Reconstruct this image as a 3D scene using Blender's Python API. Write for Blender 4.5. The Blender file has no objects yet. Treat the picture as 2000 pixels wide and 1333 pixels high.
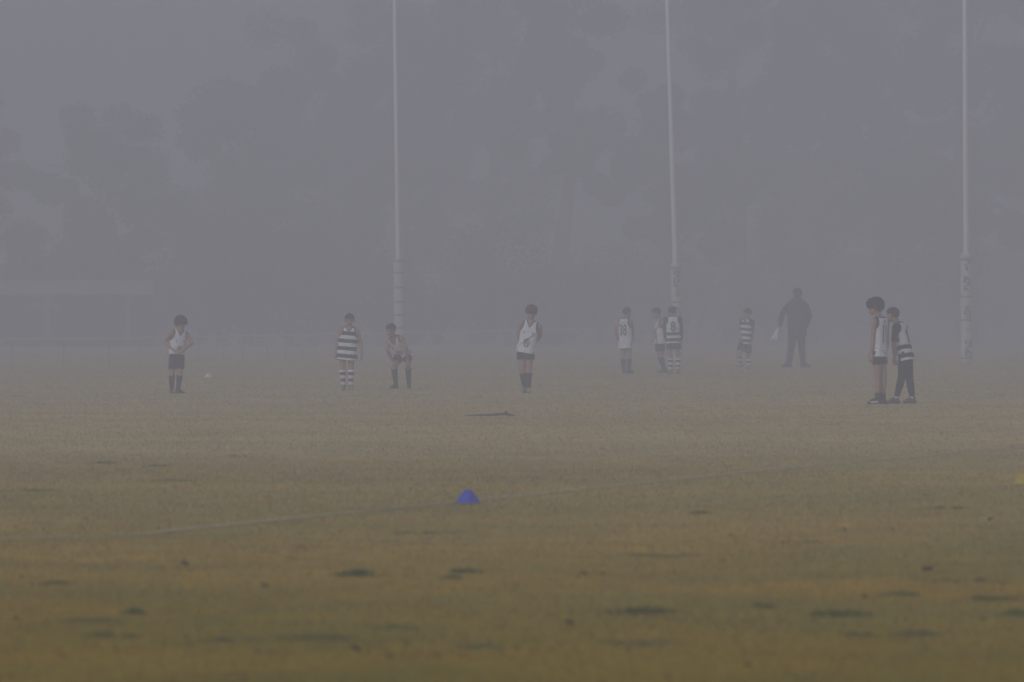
import bpy, bmesh, math, random
import numpy as np
from mathutils import Vector, Matrix, noise
from mathutils.bvhtree import BVHTree

random.seed(7)
R = math.radians
V = Vector
SC = bpy.context.scene
COL = SC.collection
CAM_H = 1.13          # metres above the grass
F = 10000.0           # focal length in pixels of a 2000 px wide frame
HZ = 620.0            # row of the horizon

def depth(y):                       # ground distance seen at row y
    return CAM_H * F / (y - HZ)

def gx(px, d):
    return (px - 1000.0) * d / F

def gz(py, d):
    return CAM_H - (py - HZ) * d / F

# ------------------------------------------------------------------ materials
MATS = {}
def mat(name, col, rough=0.8, var=0.12, scale=20.0, bump=0.0, spec=0.3):
    if name in MATS:
        return MATS[name]
    m = bpy.data.materials.new(name); m.use_nodes = True
    nt = m.node_tree; b = nt.nodes['Principled BSDF']
    b.inputs['Roughness'].default_value = rough
    b.inputs['Specular IOR Level'].default_value = spec
    tc = nt.nodes.new('ShaderNodeTexCoord')
    nz = nt.nodes.new('ShaderNodeTexNoise'); nz.inputs['Scale'].default_value = scale
    nz.inputs['Detail'].default_value = 4
    nt.links.new(tc.outputs['Object'], nz.inputs['Vector'])
    mx = nt.nodes.new('ShaderNodeMix'); mx.data_type = 'RGBA'
    c = V(col[:3])
    mx.inputs[6].default_value = (*(c * (1 - var)), 1)
    mx.inputs[7].default_value = (*[min(1, v) for v in c * (1 + var)], 1)
    nt.links.new(nz.outputs['Fac'], mx.inputs[0])
    nt.links.new(mx.outputs[2], b.inputs['Base Color'])
    if bump:
        bp = nt.nodes.new('ShaderNodeBump'); bp.inputs['Strength'].default_value = bump
        bp.inputs['Distance'].default_value = 0.01
        nt.links.new(nz.outputs['Fac'], bp.inputs['Height'])
        nt.links.new(bp.outputs['Normal'], b.inputs['Normal'])
    MATS[name] = m
    return m

def mnode(nt, op, a, b=None, c=None):
    n = nt.nodes.new('ShaderNodeMath'); n.operation = op
    for i, v in enumerate((a, b, c)):
        if v is None: continue
        if isinstance(v, (int, float)): n.inputs[i].default_value = v
        else: nt.links.new(v, n.inputs[i])
    return n.outputs[0]

WHITE = (0.80, 0.83, 0.93)
NAVY = (0.022, 0.024, 0.034)

def hoop_mat():
    """navy and white hoops; a plain white panel above them on the back (object space of the jersey)"""
    if 'hoop_cloth' in MATS: return MATS['hoop_cloth']
    m = bpy.data.materials.new('hoop_cloth'); m.use_nodes = True
    nt = m.node_tree; b = nt.nodes['Principled BSDF']; b.inputs['Roughness'].default_value = 0.75
    tc = nt.nodes.new('ShaderNodeTexCoord'); sp = nt.nodes.new('ShaderNodeSeparateXYZ')
    nt.links.new(tc.outputs['Object'], sp.inputs[0])
    u = mnode(nt, 'DIVIDE', mnode(nt, 'ADD', sp.outputs['Z'], 0.080), 0.090)
    fr = mnode(nt, 'FRACT', u)
    dark = mnode(nt, 'MULTIPLY', mnode(nt, 'GREATER_THAN', fr, 0.24), mnode(nt, 'LESS_THAN', fr, 0.76))
    back = mnode(nt, 'MULTIPLY', mnode(nt, 'LESS_THAN', sp.outputs['Y'], -0.004), mnode(nt, 'GREATER_THAN', u, 1.9))
    # navy side panels stay navy where the back panel narrows
    side = mnode(nt, 'GREATER_THAN', mnode(nt, 'ABSOLUTE', sp.outputs['X']), 0.097)
    back = mnode(nt, 'MULTIPLY', back, mnode(nt, 'SUBTRACT', 1.0, side))
    fac = mnode(nt, 'MULTIPLY', dark, mnode(nt, 'SUBTRACT', 1.0, back))
    mx = nt.nodes.new('ShaderNodeMix'); mx.data_type = 'RGBA'
    mx.inputs[6].default_value = (*WHITE, 1); mx.inputs[7].default_value = (*NAVY, 1)
    nt.links.new(fac, mx.inputs[0]); nt.links.new(mx.outputs[2], b.inputs['Base Color'])
    MATS['hoop_cloth'] = m
    return m

def sock_hoop_mat():
    if 'hoop_sock' in MATS: return MATS['hoop_sock']
    m = bpy.data.materials.new('hoop_sock'); m.use_nodes = True
    nt = m.node_tree; b = nt.nodes['Principled BSDF']; b.inputs['Roughness'].default_value = 0.85
    tc = nt.nodes.new('ShaderNodeTexCoord'); sp = nt.nodes.new('ShaderNodeSeparateXYZ')
    nt.links.new(tc.outputs['Object'], sp.inputs[0])
    fr = mnode(nt, 'FRACT', mnode(nt, 'DIVIDE', mnode(nt, 'ADD', sp.outputs['Z'], 0.01), 0.098))
    fac = mnode(nt, 'GREATER_THAN', fr, 0.5)
    mx = nt.nodes.new('ShaderNodeMix'); mx.data_type = 'RGBA'
    mx.inputs[6].default_value = (*WHITE, 1); mx.inputs[7].default_value = (*NAVY, 1)
    nt.links.new(fac, mx.inputs[0]); nt.links.new(mx.outputs[2], b.inputs['Base Color'])
    MATS['hoop_sock'] = m
    return m

def attr_mat(name, rough=0.9, trans=0.0):
    """colour from a per-blade / per-leaf attribute"""
    m = bpy.data.materials.new(name); m.use_nodes = True
    nt = m.node_tree; b = nt.nodes['Principled BSDF']
    b.inputs['Roughness'].default_value = rough; b.inputs['Specular IOR Level'].default_value = 0.0
    a = nt.nodes.new('ShaderNodeAttribute'); a.attribute_name = 'tint'
    nt.links.new(a.outputs['Color'], b.inputs['Base Color'])
    MATS[name] = m
    return m

# ------------------------------------------------------------------ objects
def link(name, me, m=None, parent=None):
    o = bpy.data.objects.new(name, me); COL.objects.link(o)
    if m is not None:
        for k in (m if isinstance(m, (list, tuple)) else [m]): me.materials.append(k)
    if parent is not None: o.parent = parent
    return o

def tag(o, label, cat, group=None):
    o['label'] = label; o['category'] = cat
    if group: o['group'] = group
    return o

def empty(name, loc):
    o = bpy.data.objects.new(name, None); COL.objects.link(o); o.location = loc
    o.empty_display_size = 0.2
    return o

def bm_mesh(bm, name, smooth=True):
    me = bpy.data.meshes.new(name)
    bmesh.ops.recalc_face_normals(bm, faces=bm.faces)
    bm.to_mesh(me); bm.free()
    if smooth: me.polygons.foreach_set('use_smooth', [True] * len(me.polygons))
    return me

def np_mesh(name, verts, faces, tint=None):
    """verts (n,3), faces (m,k) of equal size; tint (m,3)"""
    me = bpy.data.meshes.new(name)
    n, (m, k) = len(verts), faces.shape
    me.vertices.add(n); me.vertices.foreach_set('co', np.ascontiguousarray(verts, dtype=np.float32).ravel())
    me.loops.add(m * k); me.loops.foreach_set('vertex_index', np.ascontiguousarray(faces, dtype=np.int32).ravel())
    me.polygons.add(m)
    me.polygons.foreach_set('loop_start', np.arange(0, m * k, k, dtype=np.int32))
    me.update(calc_edges=True)
    if tint is not None:
        at = me.attributes.new('tint', 'FLOAT_COLOR', 'FACE')
        at.data.foreach_set('color', np.c_[tint, np.ones(m)].astype(np.float32).ravel())
    return me

def frame_of(d):
    d = d.normalized()
    a = V((0, 0, 1)) if abs(d.z) < 0.9 else V((1, 0, 0))
    x = d.cross(a).normalized(); y = d.cross(x).normalized()
    return x, y

def loft(bm, rings, seg=16, cap=True):
    """rings: (centre, axis_x, axis_y) with the axes already scaled"""
    rows = []
    for c, ax, ay in rings:
        rows.append([bm.verts.new(c + ax * math.cos(2 * math.pi * i / seg) + ay * math.sin(2 * math.pi * i / seg)) for i in range(seg)])
    for a, b in zip(rows, rows[1:]):
        for i in range(seg):
            bm.faces.new((a[i], a[(i + 1) % seg], b[(i + 1) % seg], b[i]))
    if cap:
        bm.faces.new(rows[0][::-1]); bm.faces.new(rows[-1])
    return rows

def tube(bm, pts, seg=14, rnd=True):
    """pts: list of (Vector, radius); rounded ends when rnd"""
    rings = []
    ps = [(V(p), r) for p, r in pts]
    d0 = (ps[1][0] - ps[0][0]).normalized(); d1 = (ps[-1][0] - ps[-2][0]).normalized()
    x, y = frame_of((ps[-1][0] - ps[0][0]))
    if rnd:
        for k in (80, 55, 28):
            r = ps[0][1]; rings.append((ps[0][0] - d0 * r * math.sin(R(k)), x * r * math.cos(R(k)), y * r * math.cos(R(k))))
    for p, r in ps: rings.append((p, x * r, y * r))
    if rnd:
        for k in (28, 55, 80):
            r = ps[-1][1]; rings.append((ps[-1][0] + d1 * r * math.sin(R(k)), x * r * math.cos(R(k)), y * r * math.cos(R(k))))
    return loft(bm, rings, seg)

def ellipsoid(bm, c, r, M=None, sub=2):
    res = bmesh.ops.create_icosphere(bm, subdivisions=sub, radius=1.0)
    for v in res['verts']:
        p = V((v.co.x * r[0], v.co.y * r[1], v.co.z * r[2]))
        v.co = (M @ p if M is not None else p) + c

def union(bm, name, voxel, smooth=2, ratio=0.35):
    """melts the overlapping closed shapes of a bmesh into ONE continuous surface"""
    me = bm_mesh(bm, name + '_src')
    o = bpy.data.objects.new('tmp', me); COL.objects.link(o)
    md = o.modifiers.new('r', 'REMESH'); md.mode = 'VOXEL'; md.voxel_size = voxel; md.use_smooth_shade = True
    if smooth:
        s = o.modifiers.new('s', 'SMOOTH'); s.factor = 0.5; s.iterations = smooth
    if ratio < 1:
        d = o.modifiers.new('d', 'DECIMATE'); d.ratio = ratio
    dg = bpy.context.evaluated_depsgraph_get()
    out = bpy.data.meshes.new_from_object(o.evaluated_get(dg), depsgraph=dg)
    bpy.data.objects.remove(o); bpy.data.meshes.remove(me)
    out.name = name
    out.polygons.foreach_set('use_smooth', [True] * len(out.polygons))
    return out

# ------------------------------------------------------------------ people
SKIN = mat('skin', (0.44, 0.27, 0.20), 0.6, 0.06, 30)
SKIN_TAN = mat('tanned_skin', (0.36, 0.21, 0.15), 0.6, 0.06, 30)
LIP = mat('lip', (0.36, 0.14, 0.12), 0.5, 0.05)
EYE = mat('eye_white', (0.7, 0.7, 0.68), 0.3, 0.02)
IRIS = mat('iris', (0.03, 0.02, 0.015), 0.3, 0.02)
HAIR_DARK = mat('dark_brown_hair', (0.020, 0.014, 0.011), 0.7, 0.3, 60, 0.4)
HAIR_BROWN = mat('brown_hair', (0.055, 0.038, 0.028), 0.7, 0.3, 60, 0.4)
HAIR_FAIR = mat('light_brown_hair', (0.11, 0.08, 0.055), 0.7, 0.3, 60, 0.4)
CLOTH_W = mat('white_cloth', WHITE, 0.75, 0.03, 25, 0.15)
CLOTH_N = mat('navy_cloth', NAVY, 0.75, 0.15, 25, 0.15)
CLOTH_K = mat('black_cloth', (0.012, 0.012, 0.015), 0.75, 0.15, 25, 0.15)
PRINT_N = mat('navy_print', (0.02, 0.022, 0.04), 0.6, 0.05)
SOLE = mat('boot_white', (0.6, 0.6, 0.6), 0.5, 0.05)
HOOP = hoop_mat()

BODY_RINGS = [(-.065, .062, .046), (-.03, .080, .058), (0, .086, .063), (.07, .076, .055), (.15, .084, .058), (.22, .091, .058),
              (.262, .092, .053), (.288, .082, .047), (.306, .056, .040), (.32, .036, .034), (.35, .031, .032)]
JERSEY_RINGS = [(-.082, .114, .086), (-.04, .111, .085), (.0, .107, .082), (.06, .101, .076), (.13, .102, .075), (.20, .107, .073),
                (.25, .107, .068), (.28, .101, .062), (.30, .090, .056), (.315, .072, .048), (.324, .052, .042), (.328, .038, .038)]

def ring_at(rings, z):
    for a, b in zip(rings, rings[1:]):
        if z <= b[0]:
            t = (z - a[0]) / (b[0] - a[0]); t = max(0, min(1, t))
            return a[1] + (b[1] - a[1]) * t, a[2] + (b[2] - a[2]) * t
    return rings[-1][1:]

def jersey_mesh(g, hem, seed, sleeveless=True, vneck=True, fold=False):
    """unit-height jersey, x = person's right, y = forward, z = up along the spine from the pelvis"""
    seg, rows = 112, 96
    bm = bmesh.new()
    zs = [hem + (.328 - hem) * i / rows for i in range(rows + 1)]
    grid = []
    for z in zs:
        rx, ry = ring_at(JERSEY_RINGS, z)
        gg = g if z < .2 else g + (1 - g) * min(1, (z - .2) / .1)
        row = []
        for i in range(seg):
            a = 2 * math.pi * i / seg
            ca, sa = math.cos(a), math.sin(a)
            x = rx * gg * math.copysign(abs(ca) ** .85, ca); y = ry * gg * math.copysign(abs(sa) ** .85, sa)
            k = max(0, min(1, (.24 - z) / .2))
            n = noise.noise(V((x * 26 + seed, y * 26, z * 9))) * .0075 * k + noise.noise(V((x * 9 + seed, z * 40 + x * 22, y * 9))) * .0050 * k
            n += math.sin(a * 7 + seed) * .0025 * max(0, (.08 - z) / .16)
            if fold and y > 0: n += .011 * math.exp(-((z - .135 + .95 * x) / .016) ** 2) - .006 * math.exp(-((z - .095 + .95 * x) / .022) ** 2)
            q = V((x, y, 0)).normalized()
            row.append(bm.verts.new(V((x, y, z)) + q * n))
        grid.append(row)
    cut = []
    for r in range(rows):
        for i in range(seg):
            f = bm.faces.new((grid[r][i], grid[r][(i + 1) % seg], grid[r + 1][(i + 1) % seg], grid[r + 1][i]))
            c = f.calc_center_median(); ax = abs(c.x)
            A = ax - (.078 + .029 * (max(0, .272 - c.z) / .075) ** 2) if (sleeveless and c.z > .185) else -1
            N = (c.z - (.25 + 1.45 * ax)) if (vneck and c.y > 0) else (c.z - (.322 - .0 * ax))
            if A > 0 or N > 0: cut.append(f)
            elif A > -.010 or N > -.013: f.material_index = 1
    bmesh.ops.delete(bm, geom=cut, context='FACES')
    bmesh.ops.delete(bm, geom=[v for v in bm.verts if not v.link_faces], context='VERTS')
    bmesh.ops.recalc_face_normals(bm, faces=bm.faces)
    bmesh.ops.solidify(bm, geom=bm.faces[:], thickness=.0025)
    return bm_mesh(bm, 'jersey')

def text_bm(s, h, w=None):
    cu = bpy.data.curves.new('t', 'FONT'); cu.body = s; cu.size = 1.0; cu.align_x = 'CENTER'; cu.align_y = 'CENTER'; cu.offset = .02
    o = bpy.data.objects.new('t', cu); COL.objects.link(o)
    dg = bpy.context.evaluated_depsgraph_get()
    me = bpy.data.meshes.new_from_object(o.evaluated_get(dg), depsgraph=dg)
    bpy.data.objects.remove(o); bpy.data.curves.remove(cu)
    bm = bmesh.new(); bm.from_mesh(me); bpy.data.meshes.remove(me)
    xs = [v.co.x for v in bm.verts]; ys = [v.co.y for v in bm.verts]
    cx, cy = (min(xs) + max(xs)) / 2, (min(ys) + max(ys)) / 2
    ky = h / (max(ys) - min(ys)); kx = (w / (max(xs) - min(xs))) if w else ky
    for v in bm.verts: v.co = V(((v.co.x - cx) * kx, (v.co.y - cy) * ky, 0))
    return bm

def bars_bm(rects):
    bm = bmesh.new()
    for (x0, y0, x1, y1) in rects:
        bm.faces.new([bm.verts.new((x, y, 0)) for x, y in ((x0, y0), (x1, y0), (x1, y1), (x0, y1))])
    return bm

def ring_bm(bm, cx, cy, rx, ry, w, n=28):
    o = [bm.verts.new((cx + rx * math.cos(2 * math.pi * i / n), cy + ry * math.sin(2 * math.pi * i / n), 0)) for i in range(n)]
    q = [bm.verts.new((cx + (rx - w) * math.cos(2 * math.pi * i / n), cy + (ry - w) * math.sin(2 * math.pi * i / n), 0)) for i in range(n)]
    for i in range(n): bm.faces.new((o[i], o[(i + 1) % n], q[(i + 1) % n], q[i]))

def print_on(jersey, bm, name, side, cx, cz, m, step=.008):
    """wraps a flat print (x right on the cloth as seen, y up) onto the front (+1) or back (-1) of a jersey"""
    for v in bm.verts: v.co = V((v.co.x, v.co.y, 0))
    xs = [v.co.x for v in bm.verts]; ys = [v.co.y for v in bm.verts]
    for ax, lo, hi in ((V((1, 0, 0)), min(xs), max(xs)), (V((0, 1, 0)), min(ys), max(ys))):
        k = math.floor(lo / step) * step + step
        while k < hi:
            bmesh.ops.bisect_plane(bm, geom=bm.verts[:] + bm.edges[:] + bm.faces[:], plane_co=ax * k, plane_no=ax); k += step
    b2 = bmesh.new(); b2.from_mesh(jersey.data); tree = BVHTree.FromBMesh(b2)
    dead = []
    for v in bm.verts:
        X = (-v.co.x if side > 0 else v.co.x) + cx; Z = v.co.y + cz
        hit = tree.ray_cast(V((X, side * .4, Z)), V((0, -side, 0)))[0]
        if hit is None or hit.y * side < 0: dead.append(v); v.co = V((X, 0, Z))
        else: v.co = hit + V((0, side * .0022, 0))
    b2.free()
    bmesh.ops.delete(bm, geom=dead, context='VERTS')
    me = bm_mesh(bm, name)
    # the print faces outwards
    me.update()
    return link(name, me, m, jersey)

def person(label, group, px0, fy, Ht, sp):
    d = sp.get('d', depth(fy)); s = F / d
    Ht *= ((fy - 595) / 1.42) / s                            # heights were read against a slightly higher eye line
    root = empty('person', (gx(px0, d), d, 0)); tag(root, label, 'person', group)
    def J(px, py, dy=0.0): return V(((px - px0) / s, dy, (fy - py) / s))
    kid = sp.get('kid', True)
    pel, sh = J(*sp['pelvis']), J(*sp['chest'])
    up = (sh - pel).normalized()
    a = R(sp['yaw']); f = V((math.sin(a), -math.cos(a), 0))
    f = (f - up * f.dot(up)).normalized(); r = f.cross(up).normalized()
    T = Matrix((r, f, up)).transposed()                    # torso frame
    k = (sh - pel).length / (.288 * Ht)                     # spine length against the standard one
    g = sp.get('girth', 1.0)
    def TP(x, y, z): return pel + T @ V((x * Ht, y * Ht, z * Ht * k))
    # head frame
    hh = Ht * sp.get('head', .158 if kid else .135)
    ha = R(sp.get('hyaw', sp['yaw'])); hp = R(sp.get('hpitch', 0)); hr = R(sp.get('hroll', 0))
    hf = V((math.sin(ha) * math.cos(hp), -math.cos(ha) * math.cos(hp), -math.sin(hp)))
    hu = (V((0, 0, 1)) - hf * hf.z).normalized(); hx = hf.cross(hu)
    H = Matrix((hx, hf, hu)).transposed() @ Matrix.Rotation(hr, 3, 'Y')
    hc = J(*sp['headc'])                                    # centre of the head
    def HP(x, y, z): return hc + H @ (V((x, y, z - .5)) * hh)
    bm = bmesh.new()
    loft(bm, [(TP(0, 0, z), r * rx * Ht * g, f * ry * Ht * g) for z, rx, ry in BODY_RINGS[:-1]], 20)
    tube(bm, [(TP(0, 0, .29), .034 * Ht), (HP(0, -.08, .3), .033 * Ht)])
    ellipsoid(bm, HP(0, -.04, .62), (.355 * hh, .43 * hh, .375 * hh), H)
    ellipsoid(bm, HP(0, .10, .37), (.275 * hh, .29 * hh, .35 * hh), H)
    ellipsoid(bm, HP(0, .25, .10), (.12 * hh, .11 * hh, .10 * hh), H)
    tube(bm, [(HP(0, .37, .52), .035 * hh), (HP(0, .44, .37), .060 * hh)])
    for e in (-1, 1):
        ellipsoid(bm, HP(.075 * e, .36, .345), (.05 * hh, .05 * hh, .035 * hh), H)
        ellipsoid(bm, HP(.36 * e, -.04, .45), (.05 * hh, .10 * hh, .15 * hh), H)
        ellipsoid(bm, HP(.13 * e, .33, .56), (.11 * hh, .06 * hh, .035 * hh), H)
    tube(bm, [(HP(-.09, .355, .22), .045 * hh), (HP(.09, .355, .22), .045 * hh)])
    thin = sp.get('thin', 1.0)
    # arms and hands
    arms = {}
    for sd, e in (('r', 1), ('l', -1)):
        S = TP(.098 * e, -.004, .272); E, W = [J(*q) for q in sp['arm_' + sd][:2]]
        arms[sd] = (S, E, W)
        tube(bm, [(S, .036 * Ht), (S.lerp(E, .35), .030 * Ht * thin), (E, .0235 * Ht * thin)])
        tube(bm, [(E, .0235 * Ht * thin), (E.lerp(W, .3), .0245 * Ht * thin), (W, .0160 * Ht)])
        fd = (W - E).normalized()
        hd = V(sp['arm_' + sd][2]).normalized() if len(sp['arm_' + sd]) > 2 and sp['arm_' + sd][2] else fd
        curl = sp['arm_' + sd][3] if len(sp['arm_' + sd]) > 3 else 22
        # palm normal turns towards the body
        inn = (TP(0, 0, .0) - W); inn -= hd * inn.dot(hd)
        pn = inn.normalized() if inn.length > 1e-4 else f
        ac = hd.cross(pn).normalized()                      # across the palm
        fwd = f if abs(f.dot(ac)) > .1 else V((0, -1, 0))
        if ac.dot(fwd) < 0: ac = -ac                        # thumb side forward
        L = .098 * Ht
        for q, (off, ln, rad) in enumerate(((.36, .92, .0058), (.12, 1.0, .0060), (-.12, .94, .0058), (-.36, .76, .0052))):
            k0 = W + ac * off * .20 * L; k1 = W + hd * .48 * L + ac * off * .58 * L
            tube(bm, [(k0, .0100 * Ht), (k1, .0075 * Ht)], 8)
            cd, p = hd.copy(), k1
            for t, seg_l in enumerate((.24, .17, .13)):
                ang = R(curl * (1 + .12 * q) * (1.2 if t else .8))
                cd = (Matrix.Rotation(ang, 3, hd.cross(pn)) @ cd).normalized()
                nx = p + (cd + ac * off * .10).normalized() * seg_l * L * ln
                tube(bm, [(p, rad * Ht * (1 - .08 * t)), (nx, rad * Ht * (.94 - .1 * t))], 8)
                p = nx
        b0 = W + hd * .12 * L + ac * .14 * L; b1 = b0 + (hd * .55 + ac * .62 + pn * .25).normalized() * .26 * L
        b2 = b1 + (hd * .85 + ac * .22 + pn * .35).normalized() * .22 * L
        tube(bm, [(b0, .0085 * Ht), (b1, .0070 * Ht)], 8); tube(bm, [(b1, .0068 * Ht), (b2, .0056 * Ht)], 8)
    # legs
    legs = {}
    pr = (V((r.x, r.y, 0))).normalized()
    for sd, e in (('r', 1), ('l', -1)):
        Hp = pel + pr * .046 * Ht * e * (1 + (g - 1) * .5)
        q = sp['leg_' + sd]
        K = J(*q[0]); A = J(q[1][0], fy, q[1][1]); A.z = .048 * Ht
        fa = R(q[2]); fdv = V((math.sin(fa), -math.cos(fa), 0))
        lift = q[3] if len(q) > 3 else 0.0
        A.z += lift
        legs[sd] = (Hp, K, A, fdv, lift)
        tube(bm, [(Hp, .049 * Ht * (1 + (g - 1) * .6)), (Hp.lerp(K, .5), .043 * Ht * thin), (K, .0335 * Ht * thin)])
        tube(bm, [(K, .0335 * Ht * thin), (K.lerp(A, .28), .0345 * Ht * thin), (K.lerp(A, .6), .027 * Ht * thin), (A, .0205 * Ht)])
        tube(bm, [(A - fdv * .015 * Ht - V((0, 0, .018 * Ht)), .020 * Ht), (A + fdv * .085 * Ht - V((0, 0, .024 * Ht)), .017 * Ht)])
    me = union(bm, 'body', .0052 if kid else .0065, 2, .32)
    skin = sp.get('skin', SKIN)
    body = link('body', me, [skin, LIP, EYE, IRIS, sp['hair'][1]], root)
    Hi = H.transposed()
    for p in me.polygons:                                   # eyes, brows and lips are flesh-deep colours of the face
        q = Hi @ (V(p.center) - hc) / hh; x, y, z = abs(q.x), q.y, q.z + .5
        if y < .2 or z > .75: continue
        if ((q.x) / .125) ** 2 + ((z - .225) / .038) ** 2 < 1: p.material_index = 1
        ex = (x - .145) / .07; ez = (z - .485) / .036
        if ex * ex + ez * ez < 1: p.material_index = 3 if abs(x - .145) < .034 else 2
        if (abs(x - .15) / .095) ** 2 + ((z - .575) / .024) ** 2 < 1: p.material_index = 4
    # hair: locks melted into one cap
    hk, hm = sp['hair'][:2]
    if hk != 'cap':
        bm = bmesh.new(); rnd = random.Random(int(px0))
        n = {'short': 420, 'curly': 330, 'mop': 360}[hk]
        for i in range(n):
            t = i + .5; ph = math.acos(1 - 2 * t / n); th = math.pi * (1 + 5 ** .5) * t
            q = V((math.cos(th) * math.sin(ph), math.sin(th) * math.sin(ph), math.cos(ph)))
            x, y, z = q.x * .355, q.y * .43 - .04, q.z * .375 + .62
            line = .70 - .08 * abs(x) / .3 if y > .16 else (.60 if y > -.04 else .60 - (-.04 - y) * .95)
            if hk == 'curly': line -= .09 if y > .16 else (.12 if y < .02 else .04)
            if hk == 'mop': line -= .06 if y > .1 else .03
            if z < line: continue
            rad = {'short': .050, 'curly': .095, 'mop': .074}[hk] * hh * rnd.uniform(.7, 1.4)
            out = {'short': .99, 'curly': 1.10, 'mop': 1.04}[hk] + (rnd.uniform(-.04, .13) if hk != 'short' else rnd.uniform(0, .04))
            if hk != 'short' and q.z > .2: out += .05
            ellipsoid(bm, HP(q.x * .355 * out, q.y * .43 * out - .04, q.z * .375 * out + .62), (rad, rad, rad * rnd.uniform(.8, 1.1)), None, 1)
        link('hair', union(bm, 'hair', .006, 1, .5), hm, root)
    # shorts or trousers
    if sp.get('shorts', True):
        bm = bmesh.new(); hemt = sp.get('shorts_hem', .55)
        loft(bm, [(TP(0, 0, z), r * rx * Ht * g, f * ry * Ht * g) for z, rx, ry in ((-.03, .09, .072), (0, .096, .074), (.05, .090, .066), (.075, .086, .062))], 20)
        tube(bm, [(legs['l'][0], .058 * Ht * g), (legs['r'][0], .058 * Ht * g)])
        for sd in 'rl':
            Hp, K = legs[sd][:2]
            hmn = Hp.lerp(K, hemt); ra = .060 * Ht * g
            x, y = frame_of(K - Hp)
            loft(bm, [(Hp - (K - Hp) * .05, x * ra, y * ra), (Hp.lerp(hmn, .5), x * ra * 1.0, y * ra * 1.0), (hmn, x * ra * 1.0, y * ra * 1.0)], 20)
        so = link('shorts', union(bm, 'shorts', .006, 2, .4), CLOTH_N, root)
        if sp.get('side_stripe'):
            sd = sp['side_stripe']; Hp, K = legs[sd][:2]; e = 1 if sd == 'r' else -1
            b2 = bmesh.new(); b2.from_mesh(so.data); tree = BVHTree.FromBMesh(b2)
            bm = bmesh.new(); rows = []
            for i in range(15):
                c = Hp.lerp(K, -.18 + (hemt + .16) * i / 14); row = []
                for w in (-.5, .5):
                    o = c + pr * e * .4 + f * (w * .020 * Ht + .012)
                    hit = tree.ray_cast(o, -pr * e)[0]
                    row.append(bm.verts.new((hit if hit else o) + pr * e * .003))
                rows.append(row)
            for q, w in zip(rows, rows[1:]): bm.faces.new((q[0], q[1], w[1], w[0]))
            bmesh.ops.solidify(bm, geom=bm.faces[:], thickness=.002)
            link('side_stripe', bm_mesh(bm, 'side_stripe'), CLOTH_W, so); b2.free()
    if sp.get('leggings'):
        for sd in 'rl':
            Hp, K, A = legs[sd][:3]; bm = bmesh.new()
            x, y = frame_of(A - Hp); B = K.lerp(A, .86)
            loft(bm, [(c, x * q * Ht, y * q * Ht) for c, q in ((Hp, .054), (Hp.lerp(K, .5), .0485), (K, .0395), (K.lerp(A, .28), .040), (K.lerp(A, .6), .032), (B, .0265))], 16)
            link('legging', bm_mesh(bm, 'legging'), CLOTH_K, root)
    # socks and boots
    st = sp.get('sock_top', .18); sm = sp.get('sock', CLOTH_N)
    for sd in 'rl':
        Hp, K, A, fdv, lift = legs[sd]; bm = bmesh.new()
        x, y = frame_of(A - K); prof = ((0, .0335), (.28, .0345), (.6, .027), (1, .0205))
        rr = []
        for i in range(9):
            t = st + (1.0 - st) * i / 8
            for q, w in zip(prof, prof[1:]):
                if q[0] <= t <= w[0]: v = q[1] + (w[1] - q[1]) * (t - q[0]) / (w[0] - q[0])
            q = (v * max(thin, .9) + .0045 + (.002 if i == 0 else 0)) * Ht
            rr.append((K.lerp(A, t), x * q, y * q))
        if sp.get('leggings'): rr = [(K.lerp(A, t), x * .0245 * Ht, y * .0245 * Ht) for t in (.87, .93, 1.0)]
        loft(bm, rr, 16); link('sock', bm_mesh(bm, 'sock'), sm, root)
        if sp.get('boots', True):
            bm = bmesh.new(); hz = V((0, 0, 1)); A0 = A
            tube(bm, [(A0 - fdv * .020 * Ht - hz * .026 * Ht, .024 * Ht), (A0 + fdv * .040 * Ht - hz * .026 * Ht, .0235 * Ht), (A0 + fdv * .086 * Ht - hz * .031 * Ht, .018 * Ht)])
            tube(bm, [(A0 - hz * .02 * Ht - fdv * .006 * Ht, .0265 * Ht), (A0 + hz * .020 * Ht - fdv * .004 * Ht, .0255 * Ht)])
            tube(bm, [(A0 + hz * .006 * Ht, .022 * Ht), (A0 + fdv * .06 * Ht - hz * .018 * Ht, .020 * Ht)])
            bme = union(bm, 'boot', .005, 1, .6)
            for v in bme.vertices: v.co.z = max(v.co.z, lift + .002)
            bo = link('boot', bme, sp.get('boot', CLOTH_K), root)
            if sp.get('boot_flash'):
                bm = bmesh.new(); side = fdv.cross(hz)
                for e in (-1, 1):
                    rows = []
                    b2 = bmesh.new(); b2.from_mesh(bme); tree = BVHTree.FromBMesh(b2)
                    for i in range(7):
                        c = A0 + fdv * (.0 + .075 * i / 6) * Ht - hz * (.022 + .006 * i / 6) * Ht; row = []
                        for w in (-.5, .5):
                            o = c + hz * w * .016 * Ht + side * e * .3
                            hit = tree.ray_cast(o, -side * e)[0]
                            row.append(bm.verts.new((hit if hit else o - side * e * .27) + side * e * .0025))
                        rows.append(row)
                    for q, w in zip(rows, rows[1:]): bm.faces.new((q[0], q[1], w[1], w[0]))
                    b2.free()
                link('boot_flash', bm_mesh(bm, 'boot_flash'), SOLE, bo)
    # jersey
    jk = sp.get('jersey')
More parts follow.
